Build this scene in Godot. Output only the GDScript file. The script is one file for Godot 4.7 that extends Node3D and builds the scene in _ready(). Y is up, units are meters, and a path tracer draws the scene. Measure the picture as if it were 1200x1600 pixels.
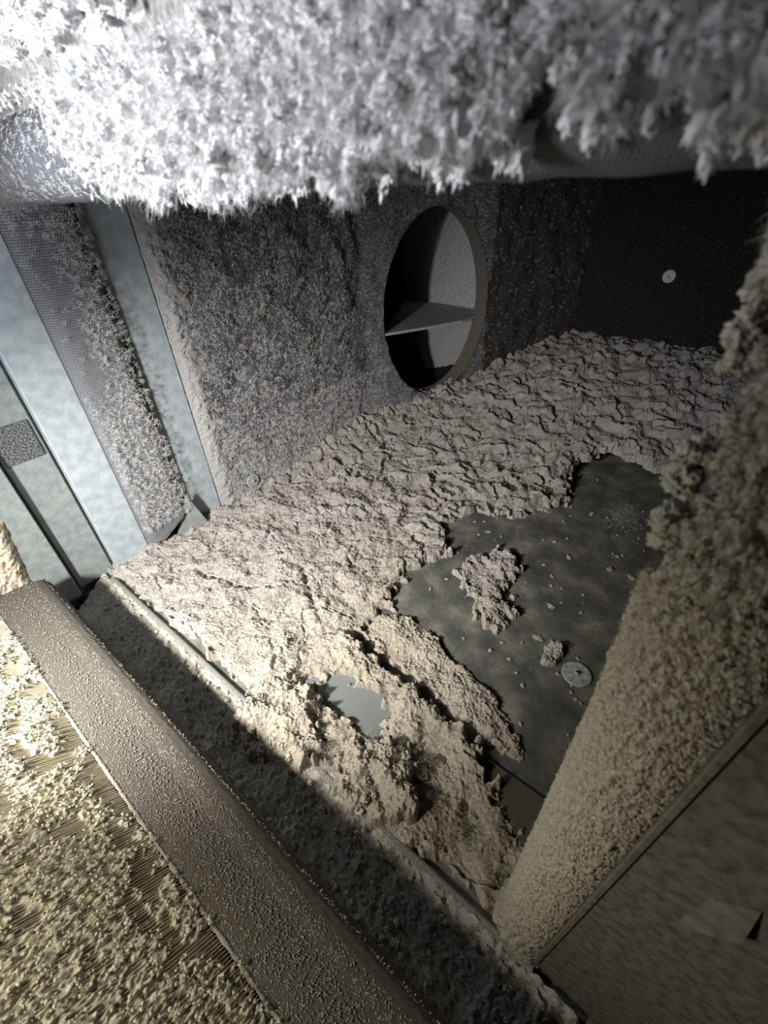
extends Node3D
# Inside of an air handler cabinet seen through its access opening: lint everywhere.
# Axes: x runs along the coil and the opening, the lined side wall stands at x = -0.64; the opening lies in the plane z = -0.10; y = 0 is the cabinet floor.

const EYE := Vector3(0, 0.46, 0)
var M := {}
var N := {}
var rng := RandomNumberGenerator.new()
var SHAPES := {}

# ------------------------------------------------------------------ names and metas
func tag(o: Node, label := "", category := "", kind := "", group := "") -> Node:
	if label != "": o.set_meta("label", label)
	if category != "": o.set_meta("category", category)
	if kind != "": o.set_meta("kind", kind)
	if group != "": o.set_meta("group", group)
	return o

func put(called: String, mesh: Mesh, m: Material, parent: Node = null) -> MeshInstance3D:
	var o := MeshInstance3D.new()
	o.mesh = mesh
	o.material_override = m
	named(o, called, parent)
	return o

func named(o: Node, called: String, parent: Node = null) -> Node:
	var p: Node = self if parent == null else parent
	var n := called
	var k := 1
	while p.has_node(NodePath(n)):
		n = "%s_%03d" % [called, k]
		k += 1
	o.name = n
	p.add_child(o, true)
	return o

func thing(called: String, at: Vector3, label: String, category: String, group := "") -> Node3D:
	var o := Node3D.new()
	o.position = at
	named(o, called)
	tag(o, label, category, "", group)
	return o

# ------------------------------------------------------------------ noise
func noise(key: String, freq: float, octaves := 3, sd := 1, kind := FastNoiseLite.TYPE_SIMPLEX_SMOOTH, fractal := FastNoiseLite.FRACTAL_FBM) -> FastNoiseLite:
	var n := FastNoiseLite.new()
	n.seed = sd
	n.noise_type = kind
	n.frequency = freq
	n.fractal_type = fractal if octaves > 1 else FastNoiseLite.FRACTAL_NONE
	n.fractal_octaves = octaves
	N[key] = n
	return n

func tex(freq: float, octaves: int, sd: int, ramp: Array, size := 512, fractal := FastNoiseLite.FRACTAL_FBM, kind := FastNoiseLite.TYPE_SIMPLEX_SMOOTH) -> NoiseTexture2D:
	var n := FastNoiseLite.new()
	n.seed = sd
	n.noise_type = kind
	n.frequency = freq
	n.fractal_type = fractal
	n.fractal_octaves = octaves
	var t := NoiseTexture2D.new()
	t.width = size
	t.height = size
	t.seamless = true
	t.noise = n
	var g := Gradient.new()
	var offs := PackedFloat32Array()
	var cols := PackedColorArray()
	for r in ramp:
		offs.append(r[0])
		cols.append(r[1])
	g.offsets = offs
	g.colors = cols
	t.color_ramp = g
	return t

func grey(v: float) -> Color: return Color(v, v, v)

func weave_tex(low: float) -> ImageTexture:
	var im := Image.create(64, 64, false, Image.FORMAT_RGB8)
	for y in 64:
		for x in 64:
			var row := int(y / 8.0)
			var u := fposmod(x + (4.0 if row % 2 else 0.0), 8.0) - 4.0
			var v := fposmod(float(y), 8.0) - 4.0
			var d := sqrt(u * u + v * v) / 4.0
			im.set_pixel(x, y, grey(low + (1.0 - low) * clampf(1.15 - d, 0.0, 1.0)))
	return ImageTexture.create_from_image(im)

func mat(color: Color, rough := 0.9, albedo: Texture2D = null, scale := 10.0, bump: Texture2D = null, bump_cm := 0.0, metal := 0.0) -> StandardMaterial3D:
	var m := StandardMaterial3D.new()
	m.albedo_color = color
	m.roughness = rough
	m.metallic = metal
	m.metallic_specular = 0.35
	m.uv1_triplanar = true
	m.uv1_world_triplanar = true
	m.uv1_scale = Vector3.ONE * scale
	if albedo: m.albedo_texture = albedo
	if bump:
		m.heightmap_enabled = true
		m.heightmap_texture = bump
		m.heightmap_scale = bump_cm
	return m

# ------------------------------------------------------------------ meshes
# A grid of points f(i, j); a cell is left out where keep says so. flip turns it over.
func grid(nu: int, nv: int, f: Callable, flip := false, keep = null, tint = null) -> ArrayMesh:
	var n := (nu + 1) * (nv + 1)
	var P := PackedVector3Array(); P.resize(n)
	var k := 0
	for j in nv + 1:
		for i in nu + 1:
			P[k] = f.call(i, j)
			k += 1
	return grid_from(P, nu, nv, flip, keep, tint)

func grid_from(P: PackedVector3Array, nu: int, nv: int, flip := false, keep = null, tint = null) -> ArrayMesh:
	var n := P.size()
	var w := nu + 1
	var NN := PackedVector3Array(); NN.resize(n)
	var k := 0
	for j in nv + 1:
		var ju := w if j < nv else 0
		var jd := w if j > 0 else 0
		for i in w:
			var du: Vector3 = P[k + (1 if i < nu else 0)] - P[k - (1 if i > 0 else 0)]
			var dv: Vector3 = P[k + ju] - P[k - jd]
			var c := du.cross(dv)
			NN[k] = -c.normalized() if flip else c.normalized()
			k += 1
	var I := PackedInt32Array()
	var has := keep != null
	if not has: I.resize(nu * nv * 6)
	var q := 0
	for j in nv:
		var a := j * w
		for i in nu:
			if has:
				if not keep.call(i, j):
					a += 1
					continue
				if flip: I.append_array(PackedInt32Array([a, a + 1, a + w + 1, a, a + w + 1, a + w]))
				else: I.append_array(PackedInt32Array([a, a + w + 1, a + 1, a, a + w, a + w + 1]))
			else:
				I[q] = a; I[q + 3] = a
				if flip:
					I[q + 1] = a + 1; I[q + 2] = a + w + 1; I[q + 4] = a + w + 1; I[q + 5] = a + w
				else:
					I[q + 1] = a + w + 1; I[q + 2] = a + 1; I[q + 4] = a + w; I[q + 5] = a + w + 1
				q += 6
			a += 1
	var A := []
	A.resize(Mesh.ARRAY_MAX)
	A[Mesh.ARRAY_VERTEX] = P
	A[Mesh.ARRAY_NORMAL] = NN
	if tint != null:
		var C := PackedColorArray(); C.resize(n)
		for t in n: C[t] = tint.call(P[t])
		A[Mesh.ARRAY_COLOR] = C
	A[Mesh.ARRAY_INDEX] = I
	var m := ArrayMesh.new()
	m.add_surface_from_arrays(Mesh.PRIMITIVE_TRIANGLES, A)
	return m

func quad(st: SurfaceTool, a: Vector3, b: Vector3, c: Vector3, d: Vector3, out: Vector3) -> void:
	# a quad whose front looks along out
	if (b - a).cross(c - a).dot(out) > 0.0:
		for v in [a, c, b, a, d, c]: st.add_vertex(v)
	else:
		for v in [a, b, c, a, c, d]: st.add_vertex(v)

func tri(st: SurfaceTool, a: Vector3, b: Vector3, c: Vector3, out: Vector3) -> void:
	if (b - a).cross(c - a).dot(out) > 0.0:
		for v in [a, c, b]: st.add_vertex(v)
	else:
		for v in [a, b, c]: st.add_vertex(v)

func begin() -> SurfaceTool:
	var st := SurfaceTool.new()
	st.begin(Mesh.PRIMITIVE_TRIANGLES)
	st.set_smooth_group(-1)
	return st

func done(st: SurfaceTool) -> ArrayMesh:
	st.generate_normals()
	return st.commit()

# A box between two corners with its edges cut at 45 degrees by ch.
func add_box(st: SurfaceTool, lo: Vector3, hi: Vector3, ch := 0.0, T := Transform3D()) -> void:
	var c := (lo + hi) / 2.0
	var h := (hi - lo) / 2.0
	ch = minf(ch, minf(h.x, minf(h.y, h.z)) * 0.8)
	if ch <= 0.0: ch = minf(h.x, minf(h.y, h.z)) * 0.02
	var V := func(s: Vector3, ax: int) -> Vector3:
		var p := Vector3(h.x - ch, h.y - ch, h.z - ch)
		p[ax] = h[ax]
		return T * (c + p * s)
	for ax in 3:
		var b := (ax + 1) % 3
		var d := (ax + 2) % 3
		for sa in [-1.0, 1.0]:
			var s := Vector3.ONE
			var pts := []
			for e in [[-1.0, -1.0], [1.0, -1.0], [1.0, 1.0], [-1.0, 1.0]]:
				s[ax] = sa; s[b] = e[0]; s[d] = e[1]
				pts.append(V.call(s, ax))
			var o := Vector3.ZERO
			o[ax] = sa
			quad(st, pts[0], pts[1], pts[2], pts[3], T.basis * o)
			for sb in [-1.0, 1.0]:
				var s1 := Vector3.ONE; var s2 := Vector3.ONE
				s1[ax] = sa; s1[b] = sb; s1[d] = -1.0
				s2[ax] = sa; s2[b] = sb; s2[d] = 1.0
				var oo := Vector3.ZERO
				oo[ax] = sa; oo[b] = sb
				quad(st, V.call(s1, ax), V.call(s2, ax), V.call(s2, b), V.call(s1, b), T.basis * oo)
	for x in [-1.0, 1.0]:
		for y in [-1.0, 1.0]:
			for z in [-1.0, 1.0]:
				var s := Vector3(x, y, z)
				tri(st, V.call(s, 0), V.call(s, 1), V.call(s, 2), T.basis * s)

func box(lo: Vector3, hi: Vector3, ch := 0.001) -> ArrayMesh:
	var st := begin()
	add_box(st, lo, hi, ch)
	return done(st)

# Polygon in the plane of two axes pulled along the third (flat shaded).
func prism(pts: PackedVector2Array, at: Callable, d0: float, d1: float) -> ArrayMesh:
	var st := begin()
	var n := pts.size()
	var mid := Vector3.ZERO
	for p in pts: mid += at.call(p, (d0 + d1) / 2.0)
	mid /= n
	for i in n:
		var a := pts[i]; var b := pts[(i + 1) % n]
		var va: Vector3 = at.call(a, d0); var vb: Vector3 = at.call(b, d0)
		var wa: Vector3 = at.call(a, d1); var wb: Vector3 = at.call(b, d1)
		var nn := (vb - va).cross(wa - va)
		var ccw := 1.0 if not Geometry2D.is_polygon_clockwise(pts) else -1.0
		var e := (at.call(Vector2((b - a).y, -(b - a).x) * ccw + a, d0) as Vector3) - va
		if nn.dot(e) < 0.0: nn = -nn
		quad(st, va, vb, wb, wa, nn)
	var idx := Geometry2D.triangulate_polygon(pts)
	var dir: Vector3 = (at.call(pts[0], d1) as Vector3) - (at.call(pts[0], d0) as Vector3)
	for t in range(0, idx.size(), 3):
		tri(st, at.call(pts[idx[t]], d1), at.call(pts[idx[t + 1]], d1), at.call(pts[idx[t + 2]], d1), dir)
		tri(st, at.call(pts[idx[t]], d0), at.call(pts[idx[t + 1]], d0), at.call(pts[idx[t + 2]], d0), -dir)
	return done(st)

func ribbon_tube(st: SurfaceTool, pts: Array, r: float) -> void:
	var ring := []
	for i in pts.size():
		var t: Vector3 = (pts[mini(i + 1, pts.size() - 1)] - pts[maxi(i - 1, 0)])
		t = t.normalized() if t.length() > 1e-6 else Vector3.UP
		var a := t.cross(Vector3(0.31, 0.83, 0.46)).normalized()
		var b := t.cross(a)
		var rr := r * (1.0 - 0.7 * float(i) / (pts.size() - 1))
		var c := []
		for k in 3:
			var an := TAU * k / 3.0
			c.append(pts[i] + (a * cos(an) + b * sin(an)) * rr)
		ring.append(c)
	for i in pts.size() - 1:
		for k in 3:
			var k2 := (k + 1) % 3
			var out: Vector3 = (ring[i][k] + ring[i][k2]) / 2.0 - pts[i]
			quad(st, ring[i][k], ring[i][k2], ring[i + 1][k2], ring[i + 1][k], out)

# unit tuft of lint: a knobbly body and loose curling hairs, about 1 across, grows along +y
func clump_shape(sd: int, hairs: int, spiky: float, flat := 1.0) -> ArrayMesh:
	var r := RandomNumberGenerator.new()
	r.seed = sd
	var n := FastNoiseLite.new()
	n.seed = sd
	n.frequency = 1.7
	n.fractal_octaves = 3
	n.noise_type = FastNoiseLite.TYPE_SIMPLEX_SMOOTH
	var g := grid(18, 12, func(i: int, j: int):
		var th := TAU * (i % 18) / 18.0
		var ph := PI * j / 12.0
		var d := Vector3(sin(ph) * cos(th), cos(ph), sin(ph) * sin(th))
		var k := 0.36 + spiky * (0.75 * n.get_noise_3dv(d) + 0.55 * absf(n.get_noise_3dv(d * 2.1 + Vector3(5, 1, 2))))
		var p := d * k
		p.y *= flat
		return p)
	var st := SurfaceTool.new()
	st.begin(Mesh.PRIMITIVE_TRIANGLES)
	st.append_from(g, 0, Transform3D())
	var h := begin()
	for q in hairs:
		var d := Vector3(r.randf_range(-1, 1), r.randf_range(-0.5, 1), r.randf_range(-1, 1)).normalized()
		var p := d * 0.25
		var pts := [p]
		for s in 5:
			d = (d + Vector3(r.randf_range(-1, 1), r.randf_range(-1, 1), r.randf_range(-1, 1)) * 0.75).normalized()
			p += d * 0.13
			pts.append(Vector3(p.x, p.y * flat, p.z))
		ribbon_tube(h, pts, 0.022)
	if hairs:
		st.append_from(done(h), 0, Transform3D())
	return st.commit()

# a few curled hairs lying flat (normal +y)
func curl_shape(sd: int, hairs: int, thick: float, rise := 0.25) -> ArrayMesh:
	var r := RandomNumberGenerator.new()
	r.seed = sd
	var h := begin()
	for q in hairs:
		var a := r.randf() * TAU
		var p := Vector3(r.randf_range(-0.3, 0.3), 0.03, r.randf_range(-0.3, 0.3))
		var pts := [p]
		var turn := r.randf_range(-0.9, 0.9)
		for s in 5:
			a += turn + r.randf_range(-0.5, 0.5)
			p += Vector3(cos(a), r.randf_range(-0.1, 1) * rise, sin(a)) * 0.16
			p.y = maxf(p.y, 0.0)
			pts.append(p)
		ribbon_tube(h, pts, thick)
	return done(h)

# a crumb or grain of dust
func grain_shape(sd: int) -> ArrayMesh:
	var n := FastNoiseLite.new()
	n.seed = sd
	n.frequency = 1.3
	return grid(8, 5, func(i: int, j: int):
		var th := TAU * (i % 8) / 8.0
		var ph := PI * j / 5.0
		var d := Vector3(sin(ph) * cos(th), cos(ph), sin(ph) * sin(th))
		return d * (0.5 + 0.35 * n.get_noise_3dv(d)))

# copies of one shape; where(i) gives a Transform3D or null
func scatter(called: String, shape: Mesh, m: Material, count: int, where: Callable, parent: Node) -> MultiMeshInstance3D:
	var buf := PackedFloat32Array()
	buf.resize(count * 12)
	var k := 0
	for i in count:
		var T = where.call(i)
		if T == null: continue
		var b: Basis = T.basis
		var o: Vector3 = T.origin
		var q := k * 12
		buf[q] = b.x.x; buf[q + 1] = b.y.x; buf[q + 2] = b.z.x; buf[q + 3] = o.x
		buf[q + 4] = b.x.y; buf[q + 5] = b.y.y; buf[q + 6] = b.z.y; buf[q + 7] = o.y
		buf[q + 8] = b.x.z; buf[q + 9] = b.y.z; buf[q + 10] = b.z.z; buf[q + 11] = o.z
		k += 1
	if k == 0: return null
	buf.resize(k * 12)
	var mm := MultiMesh.new()
	mm.transform_format = MultiMesh.TRANSFORM_3D
	mm.mesh = shape
	mm.instance_count = k
	mm.buffer = buf
	var o := MultiMeshInstance3D.new()
	o.multimesh = mm
	o.material_override = m
	named(o, called, parent)
	o.set_meta("kind", "stuff")
	return o

func stand(at: Vector3, up: Vector3, size: Vector3, jitter := 0.4) -> Transform3D:
	var u := (up + Vector3(rng.randf_range(-1, 1), rng.randf_range(-1, 1), rng.randf_range(-1, 1)) * jitter).normalized()
	var s := u.cross(Vector3(0.3, 0.2, 0.93)).normalized()
	var b := Basis(s, u, s.cross(u)) * Basis(Vector3.UP, rng.randf() * TAU)
	return Transform3D(b * Basis.from_scale(size), at)

# ------------------------------------------------------------------ outlines on the floor
class Outline:
	var x0: float
	var z0: float
	var nx: int
	var nz: int
	var cell := 0.005
	var d := PackedFloat32Array()
	func _init(poly: PackedVector2Array, holes: Array, pad := 0.03):
		var lo := poly[0]; var hi := poly[0]
		for p in poly:
			lo = lo.min(p); hi = hi.max(p)
		x0 = lo.x - pad; z0 = lo.y - pad
		nx = int((hi.x - lo.x + 2 * pad) / cell) + 2
		nz = int((hi.y - lo.y + 2 * pad) / cell) + 2
		d.resize(nx * nz)
		for j in nz:
			for i in nx:
				var p := Vector2(x0 + i * cell, z0 + j * cell)
				var v := dist(poly, p)
				for h in holes: v = minf(v, -dist(h, p))
				d[j * nx + i] = v
	func dist(poly: PackedVector2Array, p: Vector2) -> float:
		var best := 1e9
		var inside := false
		var n := poly.size()
		var a := poly[n - 1]
		for b in poly:
			var e := b - a
			var t := clampf((p - a).dot(e) / maxf(e.length_squared(), 1e-12), 0.0, 1.0)
			best = minf(best, (p - a - e * t).length_squared())
			if (a.y > p.y) != (b.y > p.y) and p.x < (b.x - a.x) * (p.y - a.y) / (b.y - a.y) + a.x:
				inside = not inside
			a = b
		return sqrt(best) if inside else -sqrt(best)
	func at(x: float, z: float) -> float:
		var u := clampf((x - x0) / cell, 0.0, nx - 1.001)
		var v := clampf((z - z0) / cell, 0.0, nz - 1.001)
		var i := int(u); var j := int(v)
		u -= i; v -= j
		var k := j * nx + i
		return lerpf(lerpf(d[k], d[k + 1], u), lerpf(d[k + nx], d[k + nx + 1], u), v)

func V2(a: Array) -> PackedVector2Array:
	var o := PackedVector2Array()
	for p in a: o.append(Vector2(p[0], p[1]))
	return o

# the slow swell of the lined floor under the lint: it banks up to the far wall and into the side wall
func bank(x: float, z: float) -> float:
	var h := 0.125 * smoothstep(0.62, 1.3, -z)
	h += 0.035 * smoothstep(-0.53, -0.66, x) * smoothstep(0.40, 0.66, -z)
	return h

# a few deep tears in the front of the mat
func gully(x: float, z: float) -> float:
	if z < -0.45 or x < -0.6 or x > -0.2: return 0.0
	var p := Vector2(x + 0.006 * N.lump.get_noise_2d(x, z), z + 0.006 * N.lump.get_noise_2d(z, x))
	var out := 0.0
	for q in GULLIES:
		var d: float = p.distance_to(Geometry2D.get_closest_point_to_segment(p, q[0], q[1]))
		out = maxf(out, q[2] * exp(-d * d / 0.000016))
	return out
var GULLIES := [[Vector2(-0.520, -0.190), Vector2(-0.46, -0.205), 0.009], [Vector2(-0.46, -0.205), Vector2(-0.405, -0.235), 0.008], [Vector2(-0.393, -0.281), Vector2(-0.350, -0.250), 0.012], [Vector2(-0.350, -0.250), Vector2(-0.315, -0.235), 0.010], [Vector2(-0.285, -0.335), Vector2(-0.265, -0.390), 0.010]]

# A mat of lint: a heightfield inside an outline with a torn edge.
func lint_mat(called: String, o: Outline, thick: float, flakes: float, rough: float, ragged: float, x0: float, x1: float, dx: float, z0: float, z1: float, dz: float, grow: float, ground: Callable, m: Material, tint = null) -> MeshInstance3D:
	var nu := int((x1 - x0) / dx)
	var zs := [z0]
	var z := z0
	while z > z1:
		z -= dz * (1.0 + grow * maxf(0.0, -z - 0.15))
		zs.append(z)
	var nv := zs.size() - 1
	var nA: FastNoiseLite = N.swell; var nB: FastNoiseLite = N.lump; var nC: FastNoiseLite = N.fine
	var nE: FastNoiseLite = N.edge; var nF: FastNoiseLite = N.flake; var nG: FastNoiseLite = N.crack; var nS: FastNoiseLite = N.scale
	var ok := PackedByteArray(); ok.resize((nu + 1) * (nv + 1))
	var P := PackedVector3Array(); P.resize((nu + 1) * (nv + 1))
	var k := 0
	for j in nv + 1:
		var zz: float = zs[j]
		var far := smoothstep(0.3, 0.5, -zz)
		for i in nu + 1:
			var x := x0 + i * dx
			var sd := o.at(x, zz)
			var g: float = ground.call(x, zz)
			if sd < -0.03:
				P[k] = Vector3(x, g - 0.003, zz)
				k += 1
				continue
			var e := nE.get_noise_2d(x, zz)
			sd += ragged * e
			if sd <= 0.0:
				P[k] = Vector3(x, g - 0.003, zz)
				k += 1
				continue
			ok[k] = 1
			var t := minf(sd / 0.005, 1.0)
			t = sqrt(t * (2.0 - t))
			var a := nA.get_noise_2d(x, zz)
			var b := nB.get_noise_2d(x, zz)
			var h := thick * (1.0 + 0.7 * a) + rough * (0.0055 * b * lerpf(0.5, 1.0, smoothstep(0.75, 0.3, -zz)) + 0.004 * a)
			var near := lerpf(0.28, 1.0, smoothstep(0.75, 0.3, -zz))
			h += near * rough * 0.0028 * nC.get_noise_2d(x, zz)
			var q2 := nS.get_noise_2d(x, zz) * 3.5 + (-zz * 0.85 - x * 0.35 + 0.3 * a * 0.1) * 34.0
			var s2 := q2 - floorf(q2)
			h += near * 0.0030 * clampf(0.4 + 1.8 * nE.get_noise_2d(x * 0.6 + 3.0, zz * 0.6), 0.0, 1.0) * (s2 * minf(1.0, (1.0 - s2) / 0.08) - 0.4)
			if flakes > 0.0 and far > 0.0:
				var q := nF.get_noise_2d(x, zz) * 1.7 + 0.22 * nE.get_noise_2d(x, zz) + (-zz * 0.8 - x * 0.42) * 15.0
				var s := q - floorf(q)
				var w := 0.55 + 0.45 * nF.get_noise_2d(x * 3.0 + 9.0, zz * 3.0)
				h += far * flakes * w * (s * minf(1.0, (1.0 - s) / 0.06) - 0.5)
				var c := absf(nG.get_noise_2d(x, zz))
				h -= far * flakes * 0.7 * maxf(0.0, 1.0 - c / (0.03 + 0.03 * a * a))
			if flakes > 0.0 and far < 1.0:
				h -= (1.0 - far) * 0.010 * maxf(0.0, 1.0 - absf(nG.get_noise_2d(x * 0.8 + 7.0, zz * 0.8)) / 0.05) * smoothstep(-0.05, 0.15, nA.get_noise_2d(x + 2.0, zz))
			P[k] = Vector3(x, g + maxf(h, 0.0015) * t, zz)
			k += 1
	var w1 := nu + 1
	var keep := func(i: int, j: int) -> bool:
		var c := j * w1 + i
		return ok[c] + ok[c + 1] + ok[c + w1] + ok[c + w1 + 1] > 0
	return put(called, grid_from(P, nu, nv, false, keep, tint), m)

# ------------------------------------------------------------------ build
func _ready() -> void:
	rng.seed = 7
	camera_and_light()
	looks()
	shell()
	duct()
	wall_strips()
	header()
	right_jamb()
	floor_lint()
	pan_and_coil()
	small_things()

func camera_and_light() -> void:
	var cam := Camera3D.new()
	cam.name = "camera"
	var down := Vector3(0.34708, -0.80407, 0.48278)
	var fw := Vector3(-0.51713, -0.59430, -0.61596)
	down = (down - fw * down.dot(fw) / fw.length_squared()).normalized()
	fw = fw.normalized()
	cam.transform = Transform3D(Basis(down.cross(fw), -down, -fw), EYE)
	var ph := CameraAttributesPhysical.new()
	ph.frustum_focal_length = 10.2
	ph.frustum_near = 0.005
	ph.frustum_far = 20.0
	ph.frustum_focus_distance = 0.42
	ph.exposure_aperture = 8.5
	cam.attributes = ph
	add_child(cam)
	var we := WorldEnvironment.new()
	we.name = "environment"
	var e := Environment.new()
	e.background_mode = Environment.BG_COLOR
	e.background_color = Color(0, 0, 0)
	e.tonemap_mode = Environment.TONE_MAPPER_LINEAR
	e.tonemap_exposure = 1.0
	e.sdfgi_enabled = true
	e.ssao_enabled = true
	e.ssil_enabled = true
	we.environment = e
	add_child(we)
	# a torch held left of the viewer throws its beam through the opening; the other lights are added, unseen fills, a cool one high and a warm one low
	var torch := SpotLight3D.new()
	torch.name = "torch_light"
	torch.look_at_from_position(Vector3(-0.33, 0.36, 0.16), Vector3(-0.47, 0.02, -0.26))
	torch.light_color = Color(1.0, 0.985, 0.96)
	torch.light_energy = 0.74
	torch.light_size = 0.018
	torch.spot_range = 6.0
	torch.spot_attenuation = 2.0
	torch.spot_angle = 48.0
	torch.spot_angle_attenuation = 1.0
	torch.shadow_enabled = true
	add_child(torch)
	fill_light("trough_fill_light", Vector3(-0.49, 0.38, -0.015), Color(0.96, 0.98, 1.0), 0.025, 0.03)  # unseen fill, added to lift the dark drain pan trough
	var cool := SpotLight3D.new()
	cool.name = "header_fill_light"  # added unseen spot that brightens the header lint
	cool.look_at_from_position(Vector3(-0.245, 0.45, 0.13), Vector3(-0.203, 0.478, -0.1))
	cool.light_color = Color(0.95, 0.97, 1.0)
	cool.light_energy = 0.22
	cool.light_size = 0.045
	cool.spot_range = 6.0
	cool.spot_attenuation = 2.0
	cool.spot_angle = 36.5
	cool.spot_angle_attenuation = 0.75
	cool.shadow_enabled = true
	add_child(cool)
	var warm := SpotLight3D.new()
	warm.name = "warm_fill_light"  # soft fill with no source in view, added for coil and jamb
	warm.look_at_from_position(Vector3(-0.20, 0.37, 0.18), Vector3(-0.10, 0.08, -0.02))
	warm.light_color = Color(1.0, 0.965, 0.88)
	warm.light_energy = 0.088
	warm.light_size = 0.03
	warm.spot_range = 6.0
	warm.spot_attenuation = 2.0
	warm.spot_angle = 69.0
	warm.spot_angle_attenuation = 1.0
	warm.shadow_enabled = true
	add_child(warm)

func fill_light(called: String, at: Vector3, c: Color, energy: float, size: float) -> void:
	var l := OmniLight3D.new()
	l.name = called
	l.position = at
	l.light_color = c
	l.light_energy = energy
	l.light_size = size
	l.omni_range = 6.0
	l.omni_attenuation = 2.0
	l.shadow_enabled = true
	add_child(l)

func looks() -> void:
	noise("swell", 16.0, 2, 3)
	noise("lump", 60.0, 4, 5)
	noise("fine", 240.0, 3, 8)
	noise("edge", 45.0, 3, 12)
	noise("flake", 9.0, 2, 21)
	noise("crack", 15.0, 3, 33)
	noise("fur", 210.0, 3, 41)
	noise("wool", 120.0, 3, 43)
	noise("gap", 40.0, 3, 47)
	noise("tone", 9.0, 3, 51)
	noise("scale", 30.0, 3, 57)
	var fuzz := tex(0.05, 5, 1, [[0.0, grey(0.62)], [0.5, grey(0.86)], [1.0, grey(1.0)]])
	var fuzz_h := tex(0.07, 5, 2, [[0.0, grey(0.0)], [1.0, grey(1.0)]])
	var dusty := tex(0.06, 5, 4, [[0.0, Color(0.22, 0.225, 0.25)], [0.5, Color(0.34, 0.345, 0.37)], [0.64, Color(0.50, 0.505, 0.52)], [1.0, Color(0.74, 0.735, 0.73)]], 512)
	var soot := tex(0.05, 5, 6, [[0.0, Color(0.08, 0.08, 0.09)], [0.62, Color(0.12, 0.12, 0.125)], [0.8, Color(0.22, 0.215, 0.21)], [1.0, Color(0.36, 0.34, 0.32)]], 512)
	var stain := tex(0.016, 7, 9, [[0.0, Color(0.27, 0.27, 0.265)], [0.45, Color(0.37, 0.375, 0.36)], [0.65, Color(0.44, 0.44, 0.41)], [1.0, Color(0.58, 0.56, 0.50)]], 512)
	var zinc := tex(0.02, 4, 11, [[0.0, Color(0.61, 0.645, 0.675)], [0.5, Color(0.68, 0.715, 0.74)], [1.0, Color(0.75, 0.78, 0.80)]])
	var grit := tex(0.2, 4, 13, [[0.0, Color(0.20, 0.19, 0.175)], [0.55, Color(0.32, 0.305, 0.28)], [0.74, Color(0.46, 0.44, 0.40)], [1.0, Color(0.72, 0.69, 0.62)]], 512)
	var rust := tex(0.03, 4, 15, [[0.0, Color(0.74, 0.70, 0.62)], [0.58, Color(0.84, 0.82, 0.76)], [0.72, Color(0.60, 0.44, 0.28)], [1.0, Color(0.42, 0.27, 0.16)]], 256)
	M.lint = mat(Color(0.80, 0.785, 0.765), 1.0, fuzz, 10.0, fuzz_h, 0.10)
	M.lint.vertex_color_use_as_albedo = true
	M.lint_jamb = mat(Color(0.72, 0.70, 0.645), 1.0, fuzz, 20.0, fuzz_h, 0.05)
	M.hair_jamb = mat(Color(0.72, 0.70, 0.645), 1.0)
	M.lint_drift = mat(Color(0.78, 0.76, 0.72), 1.0, fuzz, 20.0, fuzz_h, 0.05)
	M.lint_grey = mat(Color(0.93, 0.925, 0.92), 1.0, fuzz, 22.0, fuzz_h, 0.04)
	M.lint_warm = mat(Color(0.84, 0.82, 0.74), 1.0, fuzz, 18.0, fuzz_h, 0.05)
	M.lint_tan = mat(Color(0.66, 0.635, 0.59), 1.0, fuzz, 20.0, fuzz_h, 0.05)
	M.hair = mat(Color(0.90, 0.895, 0.89), 1.0)
	M.grain = mat(Color(0.60, 0.58, 0.54), 1.0)
	M.speck = mat(Color(0.44, 0.43, 0.395), 1.0)
	M.fleck = mat(Color(0.84, 0.835, 0.83), 1.0)
	M.lint_band = mat(Color(0.72, 0.72, 0.725), 1.0, fuzz, 22.0, fuzz_h, 0.04)
	M.cover = mat(Color(0.40, 0.40, 0.41), 0.75, fuzz, 110.0, weave_tex(0.0), 0.04)
	M.weave_dusty = mat(Color(0.44, 0.43, 0.38), 0.85, fuzz, 110.0, weave_tex(0.0), 0.03)
	M.hair_warm = mat(Color(0.82, 0.79, 0.70), 1.0)
	M.hair_tan = mat(Color(0.67, 0.645, 0.595), 1.0)
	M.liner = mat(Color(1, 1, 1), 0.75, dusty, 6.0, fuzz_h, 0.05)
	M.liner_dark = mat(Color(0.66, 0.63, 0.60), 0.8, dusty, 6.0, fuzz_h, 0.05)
	M.soot = mat(Color(1, 1, 1), 0.85, soot, 5.0, fuzz_h, 0.05)
	M.floor = mat(Color(1, 1, 1), 0.8, stain, 2.2, fuzz_h, 0.06)
	var dots := weave_tex(0.55)
	M.weave = mat(Color(0.60, 0.61, 0.635), 0.7, dots, 46.0, weave_tex(0.0), 0.05)
	M.weave_pale = mat(Color(0.56, 0.58, 0.575), 0.85, weave_tex(0.75), 80.0, weave_tex(0.0), 0.02)
	M.zinc = mat(Color(1, 1, 1), 0.6, zinc, 5.0, fuzz_h, 0.02, 0.15)
	M.zinc_dull = mat(Color(0.80, 0.80, 0.77), 0.75, zinc, 6.0, fuzz_h, 0.03, 0.1)
	M.dusty_metal = mat(Color(0.60, 0.59, 0.565), 0.85, fuzz, 12.0, fuzz_h, 0.03)
	M.patch = mat(Color(0.9, 0.92, 0.9), 0.8, dusty, 12.0, fuzz_h, 0.03)
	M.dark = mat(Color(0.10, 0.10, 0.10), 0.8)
	M.grit = mat(Color(0.9, 0.9, 0.9), 0.9, grit, 15.0, grit, 0.012)
	M.rust = mat(Color(1, 1, 1), 0.9, rust, 12.0, fuzz_h, 0.04)
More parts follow.
